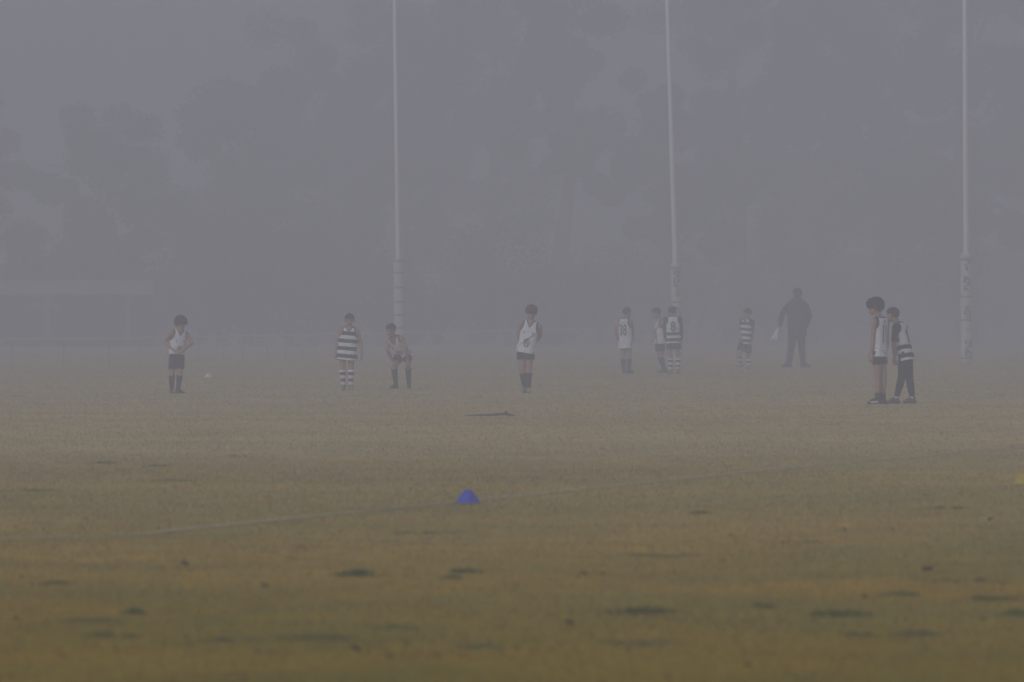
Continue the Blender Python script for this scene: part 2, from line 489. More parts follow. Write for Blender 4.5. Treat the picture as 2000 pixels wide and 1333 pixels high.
    if jk:
        jm = jersey_mesh(g, sp.get('hem', -.07), px0 * .37, fold=sp.get('fold', False))
        jo = link('jersey', jm, [HOOP if jk == 'hoop' else CLOTH_W, CLOTH_N], root)
        jo.matrix_local = Matrix.Translation(pel) @ T.to_4x4() @ Matrix.Diagonal((Ht, Ht, Ht * k, 1))
        if sp.get('number'):
            n, hgt, wid = sp['number']
            print_on(jo, text_bm(n, hgt, wid), 'jersey_number', -1, 0, .165, PRINT_N)
        if sp.get('back_marks'):
            print_on(jo, bars_bm([(-.036 + .013 * i, -.005, -.036 + .013 * i + .009, .005) for i in range(6)]), 'back_print', -1, 0, sp['back_marks'], PRINT_N)
        if sp.get('hem_marks'):
            print_on(jo, bars_bm([(-.05, .012, .05, .0145), (-.024, -.010, .024, -.003)]), 'hem_print', -1, 0, .005, mat('grey_print', (.30, .31, .36), .6, .05))
            b = bmesh.new(); ring_bm(b, 0, 0, .011, .012, .006); print_on(jo, b, 'collar_badge', -1, 0, .275, PRINT_N)
        if jk == 'white' and sp.get('front'):
            b = bmesh.new(); ring_bm(b, 0, 0, .036, .046, .007)
            b2 = bars_bm([(-.020, -.032, -.013, .030), (-.013, .022, .006, .030), (.006, -.03, .013, .03), (.013, -.03, .025, -.023), (.013, 0, .024, .007), (-.013, -.005, .003, .003)])
            me = bpy.data.meshes.new('x'); b2.to_mesh(me); b.from_mesh(me); b2.free(); bpy.data.meshes.remove(me)
            print_on(jo, b, 'emblem', 1, 0, .085, PRINT_N)
            for e in (-1, 1):
                b = bars_bm([(-.013, -.010, .013, .010)]) if e < 0 else bars_bm([(-.012, -.012, .012, -.006), (-.008, -.004, .008, .012)])
                print_on(jo, b, 'chest_badge', 1, .052 * e, .19, mat('grey_print', (.30, .31, .36), .6, .05))
        if jk == 'hoop' and sp.get('front'):
            print_on(jo, bars_bm([(-.055 + .0185 * i, -.008, -.055 + .0185 * i + .012, .008) for i in range(6)]), 'chest_print', 1, 0, .165, mat('pale_print', (.45, .46, .5), .6, .05))
    if sp.get('sleeves'):
        for sd in 'rl':
            S, E, W = arms[sd]; bm = bmesh.new(); x, y = frame_of(E - S)
            q = sp['sleeves']
            pts = [(S, .0415), (S.lerp(E, .35), .0365), (S.lerp(E, .82), .0305)]
            if q > 1: pts = pts[:2] + [(E, .029)]
            tube(bm, [(c, v * Ht) for c, v in pts], 16)
            if q > 1:
                x2, y2 = frame_of(W - E)
                loft(bm, [(c, x2 * v * Ht, y2 * v * Ht) for c, v in ((E.lerp(W, -.06), .028), (E.lerp(W, .3), .0285), (E.lerp(W, .95), .021))], 16)
            link('sleeve', union(bm, 'sleeve', .006, 1, .5), CLOTH_K if q < 2 else CLOTH_N, root)
    return root, J, TP, HP, arms, legs, T, (r, f, up), pel, H, hh

KIDS = 'children in football kit on the field'
def mirror(x): return x

# 1: dark curly hair, hands pulling at the jersey hem
person('child with a dark curly mop and navy socks gripping the hem of a white singlet', KIDS, 345, 769, 1.245, dict(
    pelvis=(345, 697), chest=(350, 649), yaw=25, hyaw=55, hpitch=18, headc=(353, 632),
    arm_r=((322, 669, .05), (343, 686, -.13), (.8, -.25, -.2), 40), arm_l=((375, 670, .0), (357, 686, -.14), (-.8, -.25, -.2), 40),
    leg_r=((336, 733, -.03), (335, .02), 15), leg_l=((351, 733, -.03), (348, -.02), 60),
    hair=('curly', HAIR_DARK), jersey='white', front=True, hem=.03, side_stripe='r', shorts_hem=.66, sock_top=.02, boot=CLOTH_K))
# 2: stocky, hooped jersey, face on
person('stocky child facing the camera in a navy and white hooped jersey, arms hanging', KIDS, 680, 763, 1.31, dict(
    pelvis=(678, 690), chest=(682, 643), yaw=0, hyaw=-4, hpitch=10, headc=(682.5, 625.5),
    arm_r=((658, 672, .02), (655, 690, -.03)), arm_l=((705, 672, .02), (706, 693, -.03)),
    leg_r=((669, 721, -.03), (671, .0), -12), leg_l=((686, 721, -.03), (685, -.02), 14),
    hair=('short', HAIR_DARK), jersey='hoop', front=True, hem=-.082, girth=1.2, shorts_hem=.42, sock_top=.05, sock=sock_hoop_mat(),
    boot=mat('yellow_green_boot', (.30, .30, .10), .5)))
# 3: bending, hands on the knees
person('child in a white singlet bending forward with both hands resting on the knees', KIDS, 785, 760, 1.33, dict(
    pelvis=(788, 689, .10), chest=(770, 662, -.08), yaw=-26, hyaw=-30, hpitch=16, headc=(764, 645, -.16),
    arm_r=((757, 684, -.20), (768, 707, -.06), (.15, -.3, -.9), 26), arm_l=((793, 681, -.13), (797, 706, -.02), (.05, -.3, -.9), 26),
    leg_r=((770, 719, .0), (773, .10), -50), leg_l=((797, 718, .06), (798, .16), -5),
    hair=('short', HAIR_DARK), jersey='white', front=True, hem=-.05, shorts_hem=.58, sock_top=.05, boot=CLOTH_K))
# 4: hands behind the back
person('child in a long white singlet with a dark ring emblem, hands behind the back', KIDS, 1029, 768, 1.40, dict(
    pelvis=(1027, 686), chest=(1037, 632), yaw=-6, hyaw=5, hpitch=20, headc=(1037.5, 611.5), hroll=-4,
    arm_r=((1012, 652, .05), (1020, 674, .17), (.7, .1, -.5), 30), arm_l=((1056, 655, .05), (1040, 676, .17), (-.7, .1, -.5), 30),
    leg_r=((1020, 722, -.03), (1025, .02), -20), leg_l=((1033, 722, -.03), (1032, -.05), 8),
    hair=('mop', HAIR_BROWN), jersey='white', front=True, fold=True, hem=-.02, shorts_hem=.46, sock_top=.18,
    boot=mat('yellow_boot', (.34, .32, .14), .5)))
# 5: number 38 from behind
person('child seen from behind in a white singlet with number 38', KIDS, 1223, 730.5, 1.36, dict(
    pelvis=(1222, 670), chest=(1221, 626), yaw=148, hyaw=135, hpitch=0, headc=(1225, 611),
    arm_l=((1202, 644, .05), (1207, 662, .16), (.6, .6, -.2), 35), arm_r=((1236, 646, .04), (1236, 663, .08)),
    leg_l=((1217, 700, .02), (1219, .03), 170), leg_r=((1229, 700, .0), (1228, -.04), 130),
    hair=('short', HAIR_BROWN), jersey='white', number=('38', .145, .125), back_marks=.262, hem=-.07, shorts_hem=.40, sock_top=.06, boot=CLOTH_K))
# 6: profile, half hidden behind number 8
person('child in white seen in profile, half hidden behind the one with number 8', KIDS, 1291, 729, 1.36, dict(
    pelvis=(1289, 669), chest=(1289, 627), yaw=-72, hyaw=-70, hpitch=8, headc=(1281.5, 612),
    arm_l=((1279, 648, -.05), (1277, 660, -.18), (-.5, -.5, -.4), 30), arm_r=((1285, 650, .2), (1276, 660, .1)),
    leg_l=((1292, 698, -.05), (1296, -.03), -80), leg_r=((1288, 697, .07), (1299, .12), -75),
    hair=('short', HAIR_DARK), jersey='white', hem=-.02, shorts_hem=.60, sock_top=.02, boot=mat('brown_boot', (.16, .10, .075), .5)))
# 7: number 8 from behind
person('child seen from behind in a hooped jersey whose white panel bears number 8', KIDS, 1316, 731, 1.38, dict(
    pelvis=(1315, 659.5), chest=(1314, 622), yaw=180, hyaw=182, hpitch=8, headc=(1312.5, 609.5),
    arm_l=((1299, 648, .05), (1300, 664, .06)), arm_r=((1331, 648, .05), (1331, 663, .10)),
    leg_l=((1309, 698, .0), (1310, .02), -160), leg_r=((1324, 698, .0), (1324, -.02), 165),
    hair=('short', HAIR_DARK), jersey='hoop', number=('8', .15, .075), hem=-.084, shorts_hem=.6, sock_top=.08, sock=sock_hoop_mat(), sleeves=2,
    boot=mat('olive_boot', (.16, .15, .10), .5)))
# 8: walking, hooped jersey over dark sleeves
person('child walking left in a hooped jersey over dark short sleeves, near the adult', KIDS, 1455, 722, 1.35, dict(
    pelvis=(1456, 661.5), chest=(1459, 626), yaw=-35, hyaw=-50, hpitch=10, headc=(1459.5, 612.5),
    arm_r=((1448, 647, .02), (1446, 660, -.08)), arm_l=((1470, 646, .08), (1469, 660, -.02)),
    leg_r=((1444, 692, -.13), (1447, -.02), -60, .05), leg_l=((1462, 697, .05), (1462, .04), -30),
    hair=('short', HAIR_DARK), jersey='hoop', front=True, hem=-.084, shorts_hem=.78, sock_top=.10, sock=sock_hoop_mat(), sleeves=1,
    boot=mat('grey_boot', (.35, .35, .33), .5)))
# 10: tall, curly, number 11
person('tall child with big curly hair and bare legs, number 11 on a white singlet', KIDS, 1716, 790, 1.50, dict(
    pelvis=(1717, 689), chest=(1718, 626), girth=.84, yaw=-130, hyaw=-105, hpitch=4, headc=(1709, 600.5), head=.152,
    arm_l=((1704, 660, -.10), (1700, 690, -.12)), arm_r=((1733, 662, .05), (1731, 690, .02)),
    leg_l=((1714, 740, -.03), (1714, -.04), -85), leg_r=((1726, 740, .02), (1725, .06), -100),
    hair=('curly', HAIR_DARK), jersey='white', number=('11', .165, .052), hem_marks=True, hem=-.036, side_stripe='l', shorts_hem=.44, sock_top=.68,
    boot=CLOTH_K, boot_flash=True, thin=.92))
# 11: leaning, leggings
person('child in long dark leggings and hooped jersey leaning beside the one with number 11', KIDS, 1765, 789, 1.42, dict(
    pelvis=(1768, 690, -.02), chest=(1757, 637.5, .04), yaw=-118, girth=.86, hyaw=-125, hpitch=4, head=.150, headc=(1744, 615.5, .06),
    arm_l=((1744, 671, -.12), (1746, 697, -.14)), arm_r=((1752, 676, .22), (1750, 700, .16)),
    leg_l=((1760, 739, -.08), (1750, -.04), -95), leg_r=((1777, 742, .05), (1783, .06), -80),
    hair=('short', HAIR_BROWN), jersey='hoop', number=('1', .15, .04), hem=-.086, shorts_hem=.40, leggings=True, sock=CLOTH_W, sleeves=1,
    boot=mat('red_brown_boot', (.15, .085, .07), .5)))

# 9: the adult in dark clothes
def adult():
    Ht = 1.82; 
    sp = dict(kid=False, pelvis=(1557, 645), chest=(1557, 592), yaw=178, hyaw=-150, hpitch=6, head=.142, headc=(1557, 574.5),
              arm_l=((1527, 616, .03), (1523, 638, .0), (-.2, 0, -1), 70), arm_r=((1581, 618, .02), (1574, 640, .12), (-.3, .3, -.9), 20),
              leg_l=((1546, 680, .03), (1541, .02), -120), leg_r=((1566, 680, .03), (1569, .04), 120),
              hair=('short', HAIR_DARK), shorts=False, boots=True, boot=CLOTH_K, sock=CLOTH_K, sock_top=.5, girth=1.12, thin=1.05)
    out = person('adult in dark jacket, trousers and cap standing with a white cloth in one hand', None, 1556, 718, Ht, sp); Ht *= ((718 - 595) / 1.42) / (F / depth(718))
    root, J, TP, HP, arms, legs, T, (r, f, up), pel, H, hh = out
    bm = bmesh.new()
    loft(bm, [(TP(0, 0, z), r * rx * Ht, f * ry * Ht) for z, rx, ry in
              ((-.06, .118, .088), (0, .120, .092), (.08, .120, .092), (.16, .124, .088), (.23, .124, .080), (.27, .108, .070), (.30, .080, .058), (.325, .055, .052), (.352, .046, .050), (.385, .045, .052), (.402, .044, .051))], 24)
    for sd in 'rl':
        S, E, W = arms[sd]
        tube(bm, [(TP(0, 0, .325), .046 * Ht), (S - V((0, 0, .012 * Ht)), .043 * Ht)])
        tube(bm, [(S - V((0, 0, .012 * Ht)), .0455 * Ht), (S.lerp(E, .4), .042 * Ht), (E, .036 * Ht)]); tube(bm, [(E, .036 * Ht), (E.lerp(W, .5), .033 * Ht), (W, .026 * Ht)], 14, False)
    link('jacket', union(bm, 'jacket', .009, 3, .4), mat('charcoal_cloth', (.035, .035, .038), .85, .2, 12, .2), root)
    bm = bmesh.new()
    loft(bm, [(TP(0, 0, z), r * rx * Ht, f * ry * Ht) for z, rx, ry in ((-.06, .09, .07), (0, .10, .078), (.05, .098, .074))], 20)
    for sd in 'rl':
        Hp, K, A = legs[sd][:3]; x, y = frame_of(A - Hp); B = K.lerp(A, 1.0)
        loft(bm, [(c, x * q * Ht, y * q * Ht) for c, q in ((Hp + V((0, 0, .03)), .058), (Hp.lerp(K, .5), .052), (K, .044), (K.lerp(A, .5), .040), (B, .036))], 18)
    link('trousers', union(bm, 'trousers', .008, 3, .4), mat('dark_trouser_cloth', (.028, .028, .032), .85, .2, 12, .2), root)
    bm = bmesh.new()
    ellipsoid(bm, HP(0, -.04, .66), (.405 * hh, .48 * hh, .38 * hh), H, 3)
    bmesh.ops.bisect_plane(bm, geom=bm.verts[:] + bm.edges[:] + bm.faces[:], plane_co=HP(0, 0, .56), plane_no=H @ V((0, 0, 1)), clear_inner=True)
    bmesh.ops.solidify(bm, geom=bm.faces[:], thickness=.006)
    cap = link('cap', bm_mesh(bm, 'cap'), CLOTH_K, root)
    bm = bmesh.new(); rows = []
    for i in range(13):
        t = -1 + i / 6
        rows.append([bm.verts.new(HP(.33 * t, .38 - .2 * t * t + .30 * w * (1 - .5 * t * t), .645 - .05 * w - .04 * t * t)) for w in (0, .5, 1)])
    for q, w in zip(rows, rows[1:]):
        for j in (0, 1): bm.faces.new((q[j], q[j + 1], w[j + 1], w[j]))
    bmesh.ops.solidify(bm, geom=bm.faces[:], thickness=.006)
    link('peak', bm_mesh(bm, 'peak'), CLOTH_K, cap)
    bm = bmesh.new()
    b = HP(0, -.46, .42)
    # the cloth hanging from the fist
    base = J(1522, 640, .0); o = empty('cloth', V(root.location) + V((J(1515, 661).x, 0, J(1515, 664).z)))
    rings = []
    for i in range(11):
        t = i / 10; c = J(1521.5 - 6.5 * t - 1.5 * math.sin(t * 3), 641 + 23 * t, 0)
        w = (.022 + .062 * t ** .8) ; dd = .018 + .020 * t
        rings.append((c, V((w, .012 * math.sin(i), 0)), V((.008 * math.cos(i * 1.3), dd, 0))))
    bm.free(); bm = bmesh.new()
    rows = loft(bm, rings, 24)
    for i, row in enumerate(rows):
        for j, v in enumerate(row):
            ww = 1 + .28 * math.sin(j * 1.57 + i * .25) * (i / 10)
            c = rings[i][0]; v.co = c + (v.co - c) * ww
            if i >= 9: v.co.z += .014 * math.sin(j * .9)
    me = bm_mesh(bm, 'cloth')
    off = V(root.location) - V(o.location)
    for v in me.vertices: v.co += off
    loc = o.location.copy(); bpy.data.objects.remove(o)
    c = link('cloth', me, CLOTH_W); c.location = loc
    tag(c, 'white cloth hanging from the hand of the adult in dark clothes', 'cloth')
adult()

# ------------------------------------------------------------------ goal posts
POST_W = mat('white_post_paint', (.88, .88, .88), .45, .06, 3)
PAD_W = mat('white_vinyl_pad', (.66, .66, .68), .5, .08, 5, .1)
STRAP = mat('grey_strap', (.20, .20, .21), .6, .1, 10)
PAD_INK = mat('dark_pad_print', (.015, .015, .025), .6, .1, 30)
PAD_RED = mat('faded_red_print', (.40, .25, .22), .6, .1, 30)
PAD_OLIVE = mat('olive_print', (.24, .22, .13), .6, .1, 30)

def rot_of(o, ang):
    o.rotation_euler = ang

def goal_post(px, d, top_px, pad_top, pole_r, pad_r, label, straps, marks, height=10.5, tail=False):
    root = empty('goal_post', (gx(px, d), d, 0)); tag(root, label, 'goal post', 'padded goal posts')
    zt = gz(pad_top, d)
    # px is the post at the pad top; the lean is real
    zf = gz(0, d); lean = math.atan2(gx(top_px, d) - gx(px, d), zf - zt)
    root.rotation_euler = (0, lean, 0)
    root.location.x -= math.tan(lean) * zt
    bm = bmesh.new()
    loft(bm, [(V((0, 0, z)), V((r_, 0, 0)), V((0, r_, 0))) for z, r_ in ((-.1, pole_r), (zt, pole_r), (5, pole_r * .95), (height - .02, pole_r * .68), (height, pole_r * .5))], 24)
    link('pole', bm_mesh(bm, 'pole'), POST_W, root)
    bm = bmesh.new(); rr = []
    n = 40
    for i in range(n + 1):
        z = .06 + (zt - .16) * i / n
        k = 1 - .035 * max(0, 1 - min(abs(z - q) for q, _ in straps) / .05) + .012 * math.sin(i * 1.7)
        rr.append((V((.004 * math.sin(i * .8), 0, z)), V((pad_r * k, 0, 0)), V((0, pad_r * k, 0))))
    rr = [(rr[0][0] - V((0, 0, .03)), rr[0][1] * .9, rr[0][2] * .9)] + rr + [(rr[-1][0] + V((0, 0, .015)), rr[-1][1] * .85, rr[-1][2] * .85)]
    loft(bm, rr, 28); pad = link('pad', bm_mesh(bm, 'pad'), PAD_W, root)
    bm = bmesh.new()
    loft(bm, [(V((0, 0, zt - .14)), V((pad_r * 1.05, 0, 0)), V((0, pad_r * 1.05, 0))), (V((0, 0, zt - .03)), V((pad_r * 1.02, 0, 0)), V((0, pad_r * 1.02, 0))), (V((0, 0, zt)), V((pole_r * 1.1, 0, 0)), V((0, pole_r * 1.1, 0)))], 28)
    link('pad_collar', bm_mesh(bm, 'pad_collar'), PAD_W, root)
    for z, w in straps:
        bm = bmesh.new()
        q = pad_r * 1.012
        loft(bm, [(V((0, 0, z - w)), V((q, 0, 0)), V((0, q, 0))), (V((0, 0, z - w * .6)), V((q + .006, 0, 0)), V((0, q + .006, 0))), (V((0, 0, z + w * .6)), V((q + .006, 0, 0)), V((0, q + .006, 0))), (V((0, 0, z + w)), V((q, 0, 0)), V((0, q, 0)))], 28)
        link('strap', bm_mesh(bm, 'strap'), STRAP, root)
    for rects, m in marks:                                  # print on the front of the pad: (angle, width, z0, z1) on the cylinder
        bm = bmesh.new()
        for a0, a1, z0, z1 in rects:
            rows = []
            for i in range(9):
                a = R(-90 + a0 + (a1 - a0) * i / 8); q = pad_r * 1.018 + .002
                rows.append([bm.verts.new((q * math.cos(a), q * math.sin(a), z)) for z in (z0, (z0 + z1) / 2, z1)])
            for x, y in zip(rows, rows[1:]):
                for j in (0, 1): bm.faces.new((x[j], y[j], y[j + 1], x[j + 1]))
        link('pad_print', bm_mesh(bm, 'pad_print'), m, pad)
    if tail:
        bm = bmesh.new(); z = gz(514, d)
        tube(bm, [(V((-pad_r * .95, -.05, z + .05)), .012), (V((-pad_r - .045, -.05, z - .02)), .016), (V((-pad_r - .055, -.04, z - .06)), .010)], 8)
        link('strap_end', bm_mesh(bm, 'strap_end'), PAD_W, root)
    return root

def letters(z0, z1, a=30, n=4, off=6, seed=0):
    """block lettering turned on its side, illegible at this distance: two rails with cross strokes"""
    rnd = random.Random(seed); out = []; L = (z1 - z0) / n
    for i in range(n):
        b = z0 + L * i; t = b + L * .80
        k = rnd.choice((0, 1, 2, 3))
        out.append((off - a, off + a, b, b + L * .20)) if k != 2 else out.append((off - a, off, b, b + L * .2))
        if k in (0, 1, 3): out.append((off - a, off - a + 19, b + L * .20, t))
        if k in (0, 2): out.append((off + a - 19, off + a, b + L * .20, t))
        if k in (1, 3): out.append((off - 7, off + 7, b + L * .20, t - L * .15))
        if k in (0, 2): out.append((off - a, off + a, t, t + L * .10)) if k == 0 else out.append((off - 7, off + 7, b + L * .35, t))
    return out

dL, dM, dR = 130.0, 127.0, 124.0
Z = lambda y, d: gz(y, d)
goal_post(778, dL, 770.5, 503, .062, .132, 'white goal post with plain banded padding behind the bending child', [(Z(y, dL), .022) for y in (509, 533, 562.5, 590, 616, 641, 668, 694)], [], tail=True)
goal_post(1319, dM, 1303, 513, .064, .125, 'leaning white goal post with printed padding behind the child numbered 8',
          [(Z(y, dM), .02) for y in (524.5, 591, 655)],
          [(letters(Z(560, dM), Z(528, dM), 34, 4, 6, 1), PAD_INK), ([(-12, 40, Z(576, dM), Z(568, dM)), (2, 30, Z(567, dM), Z(562, dM))], PAD_RED),
           (letters(Z(640, dM), Z(597, dM), 32, 5, 10, 2), PAD_INK), ([(-5, 25, Z(580, dM), Z(577, dM))], PAD_INK),
           (letters(Z(700, dM), Z(664, dM), 32, 4, 8, 3), PAD_INK)])
goal_post(1887, dR, 1884, 495, .068, .140, 'upright white goal post with printed padding right of the pair of children',
          [(Z(y, dR), .02) for y in (508, 580, 626, 700)],
          [(letters(Z(568, dR), Z(538, dR), 33, 4, 2, 4), PAD_INK), ([(-18, 2, Z(520, dR), Z(516, dR)), (8, 34, Z(515, dR), Z(511, dR)), (-10, 14, Z(528, dR), Z(522, dR))], PAD_INK),
           ([(-22, 26, Z(608, dR), Z(598, dR))], PAD_OLIVE), (letters(Z(624, dR), Z(608, dR), 34, 3, 4, 5), PAD_INK),
           ([(-2, 28, Z(643, dR), Z(641, dR)), (-10, -2, Z(648, dR), Z(643, dR)), (28, 36, Z(648, dR), Z(643, dR))], PAD_INK),
           (letters(Z(697, dR), Z(664, dR), 32, 4, 12, 6), PAD_INK)])

# ------------------------------------------------------------------ boundary rail fence
FEN = [(-260, 100), (-120, 103), (0, 106), (150, 111), (300, 118), (450, 128), (600, 142), (800, 164), (1000, 188), (1250, 214), (1500, 236), (1750, 252), (2000, 266), (2250, 278)]
RAIL = mat('white_rail_paint', (.78, .79, .80), .5, .08, 4)
def smooth_path(pts, n):
    P = [V((gx(p, q), q, 0)) for p, q in pts]; out = []
    for i in range(len(P) - 1):
        a, b, c, e = P[max(0, i - 1)], P[i], P[i + 1], P[min(len(P) - 1, i + 2)]
        for k in range(n):
            t = k / n
            out.append(.5 * ((2 * b) + (c - a) * t + (2 * a - 5 * b + 4 * c - e) * t * t + (3 * b - a - 3 * c + e) * t ** 3))
    out.append(P[-1]); return out
path = smooth_path(FEN, 12)
fence = empty('rail_fence', path[0]); tag(fence, 'low white pipe rail fence running round the edge of the field behind the players', 'fence')
def rel(p): return p - V(fence.location)
bm = bmesh.new(); rows = []
for i, p in enumerate(path):
    t = (path[min(i + 1, len(path) - 1)] - path[max(i - 1, 0)]).normalized(); n = V((-t.y, t.x, 0))
    rows.append((rel(p) + V((0, 0, .64)), n * .036, V((0, 0, .036))))
loft(bm, rows, 10); link('rail', bm_mesh(bm, 'rail'), RAIL, fence)
acc = 0; last = path[0]; placed = 0
for p in path:
    acc += (p - last).length; last = p
    if acc > 3.4 * placed:
        placed += 1
        bm = bmesh.new(); b = rel(p)
        loft(bm, [(b + V((0, 0, z)), V((.014, 0, 0)), V((0, .014, 0))) for z in (-.05, .62)], 10)
        link('fence_post', bm_mesh(bm, 'fence_post'), mat('weathered_post_paint', (.40, .41, .40), .6, .1, 4), fence)

# ------------------------------------------------------------------ bench shelter far left
d = 192.0
sh = empty('bench_shelter', (gx(110, d), d, 0)); tag(sh, 'pale roofed bench shelter in the fog behind the rail at far left', 'shelter')
PALE = mat('pale_roof_sheet', (.40, .41, .40), .6, .08, 2)
DARKW = mat('shelter_wall_sheet', (.16, .17, .16), .8, .15, 2)
def box(bm, x0, x1, y0, y1, z0, z1):
    v = [bm.verts.new(p) for p in ((x0, y0, z0), (x1, y0, z0), (x1, y1, z0), (x0, y1, z0), (x0, y0, z1), (x1, y0, z1), (x1, y1, z1), (x0, y1, z1))]
    for q in ((0, 3, 2, 1), (4, 5, 6, 7), (0, 1, 5, 4), (1, 2, 6, 5), (2, 3, 7, 6), (3, 0, 4, 7)): bm.faces.new([v[i] for i in q])
xl, xr = gx(-90, d) - gx(110, d), gx(302, d) - gx(110, d)
zr = gz(576, d)
bm = bmesh.new(); box(bm, xl, xr, -.5, 2.3, zr, zr + .10)
box(bm, xl, xr, -.52, -.501, zr + .02, gz(548, d)); link('roof', bm_mesh(bm, 'roof', False), PALE, sh)
bm = bmesh.new(); box(bm, xl + .1, xr - .1, 2.0, 2.1, 0, zr - .004); link('back_wall', bm_mesh(bm, 'back_wall', False), DARKW, sh)
bm = bmesh.new(); box(bm, xl + .3, xr - .3, 1.4, 1.8, .40, .45)
for q in (xl + .5, (xl + xr) / 2, xr - .5): box(bm, q - .03, q + .03, 1.45, 1.75, 0, .397)
link('bench', bm_mesh(bm, 'bench', False), mat('bench_timber', (.25, .22, .18), .8), sh)
bm = bmesh.new(); x0 = gx(40, d) - gx(110, d); x1 = gx(108, d) - gx(110, d); box(bm, x0, x1, 1.95, 1.996, gz(606, d), gz(590, d)); link('wall_panel', bm_mesh(bm, 'wall_panel', False), PALE, sh)
for q in (gx(-60, d), gx(95, d), gx(252, d)):
    bm = bmesh.new(); w = .05; c = q - gx(110, d); box(bm, c - w, c + w, -.40, -.30, 0, zr - .003); link('post', bm_mesh(bm, 'post', False), PALE, sh)

# ------------------------------------------------------------------ marker cones
def marker_cone(px, y, base, h, top, m, label):
    d = depth(y); q = ((y - 595) / 1.42) / (F / d); base *= q; h *= q; top *= q
    bm = bmesh.new(); b = base / 2; t = top / 2
    prof = [(b, .0), (b, .004), (b * .93, .007)] + [(b * .93 + (t - b * .93) * q, .007 + (h - .007) * (q ** .92)) for q in (.15, .35, .55, .75, .9, 1)] + [(t * .80, h + .001), (t * .72, h - .004)]
    inner = [(max(.004, r_ - .004), max(0.0, z - .003)) for r_, z in prof[:-2]][::-1]
    rows = []
    for r_, z in prof + inner:
        rows.append([bm.verts.new((r_ * math.cos(2 * math.pi * i / 40), r_ * math.sin(2 * math.pi * i / 40), z)) for i in range(40)])
    for a, c in zip(rows, rows[1:] + rows[:1]):
        for i in range(40): bm.faces.new((a[i], a[(i + 1) % 40], c[(i + 1) % 40], c[i]))
    o = link('marker_cone', bm_mesh(bm, 'marker_cone'), m); o.location = (gx(px, d), d, .012)
    return tag(o, label, 'cone', 'plastic marker cones')
marker_cone(914, 986, .180, .090, .050, mat('blue_plastic', (.055, .085, .54), .45, .04), 'blue plastic marker cone standing on the worn white line')
marker_cone(2000, 949, .176, .084, .055, mat('yellow_plastic', (.50, .36, .02), .45, .04), 'yellow plastic marker cone cut off by the right edge')
marker_cone(407, 739, .17, .085, .05, mat('white_plastic', (.75, .75, .75), .45, .04), 'small white marker cone on the grass right of the curly haired child')

# ------------------------------------------------------------------ ground
LINE = [(-250, 30.2), (0, 30.9), (250, 31.5), (350, 32.2), (600, 34.2), (914, 37.0), (1320, 41.5), (1560, 44.7), (2000, 50.7), (2300, 55.5)]
lpath = smooth_path([(p, depth(595 + 14200 / q)) for p, q in LINE], 10)
LP = np.array([(p.x, p.y) for p in lpath])
GW = 260.0; GY0, GY1 = -40.0, 420.0
m = bpy.data.materials.new('winter_turf'); m.use_nodes = True
nt = m.node_tree; b = nt.nodes['Principled BSDF']; b.inputs['Roughness'].default_value = .95; b.inputs['Specular IOR Level'].default_value = .0
tc = nt.nodes.new('ShaderNodeTexCoord')
def nz(scale, detail=5, rough=.55):
    n = nt.nodes.new('ShaderNodeTexNoise'); n.inputs['Scale'].default_value = scale; n.inputs['Detail'].default_value = detail
    n.inputs['Roughness'].default_value = rough; nt.links.new(tc.outputs['Object'], n.inputs['Vector']); return n.outputs['Fac']
def ramp(fac, stops):
    n = nt.nodes.new('ShaderNodeValToRGB'); nt.links.new(fac, n.inputs[0]); e = n.color_ramp.elements
    while len(e) < len(stops): e.new(.5)
    for el, (p, c) in zip(e, stops): el.position = p; el.color = (*c, 1)
    return n.outputs[0]
STRAW = (.44, .29, .030); STRAW2 = (.38, .265, .030); GREEN = (.20, .20, .030)
c1 = ramp(nz(.55), [(.36, GREEN), (.52, STRAW2), (.68, STRAW)])
c2 = ramp(nz(9.0), [(.35, (.28, .21, .025)), (.65, STRAW)])
mx = nt.nodes.new('ShaderNodeMix'); mx.data_type = 'RGBA'; mx.inputs[0].default_value = .4
nt.links.new(c1, mx.inputs[6]); nt.links.new(c2, mx.inputs[7])
# brightness of the far fog painted into the turf colour, paler with distance
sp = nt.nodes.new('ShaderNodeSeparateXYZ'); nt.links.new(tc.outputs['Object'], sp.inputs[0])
dry = mnode(nt, 'MULTIPLY', mnode(nt, 'SUBTRACT', mnode(nt, 'ADD', sp.outputs['Y'], mnode(nt, 'MULTIPLY', nz(.15), 14.0)), 24.0), 1 / 35.0)  # not dryness: share of painted fog paleness, growing with distance
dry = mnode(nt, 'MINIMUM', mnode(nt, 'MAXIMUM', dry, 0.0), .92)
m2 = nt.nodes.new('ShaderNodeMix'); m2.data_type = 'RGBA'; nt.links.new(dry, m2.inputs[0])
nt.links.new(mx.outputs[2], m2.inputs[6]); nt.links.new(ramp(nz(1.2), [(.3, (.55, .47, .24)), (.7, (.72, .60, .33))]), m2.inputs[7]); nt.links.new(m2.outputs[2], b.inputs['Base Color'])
bp = nt.nodes.new('ShaderNodeBump'); bp.inputs['Strength'].default_value = .5; bp.inputs['Distance'].default_value = .03
nt.links.new(nz(30.0, 3), bp.inputs['Height']); nt.links.new(bp.outputs['Normal'], b.inputs['Normal'])
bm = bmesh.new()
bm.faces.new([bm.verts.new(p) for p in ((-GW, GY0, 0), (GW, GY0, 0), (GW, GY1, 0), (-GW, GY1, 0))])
g = link('ground', bm_mesh(bm, 'ground', False), m); g['kind'] = 'structure'
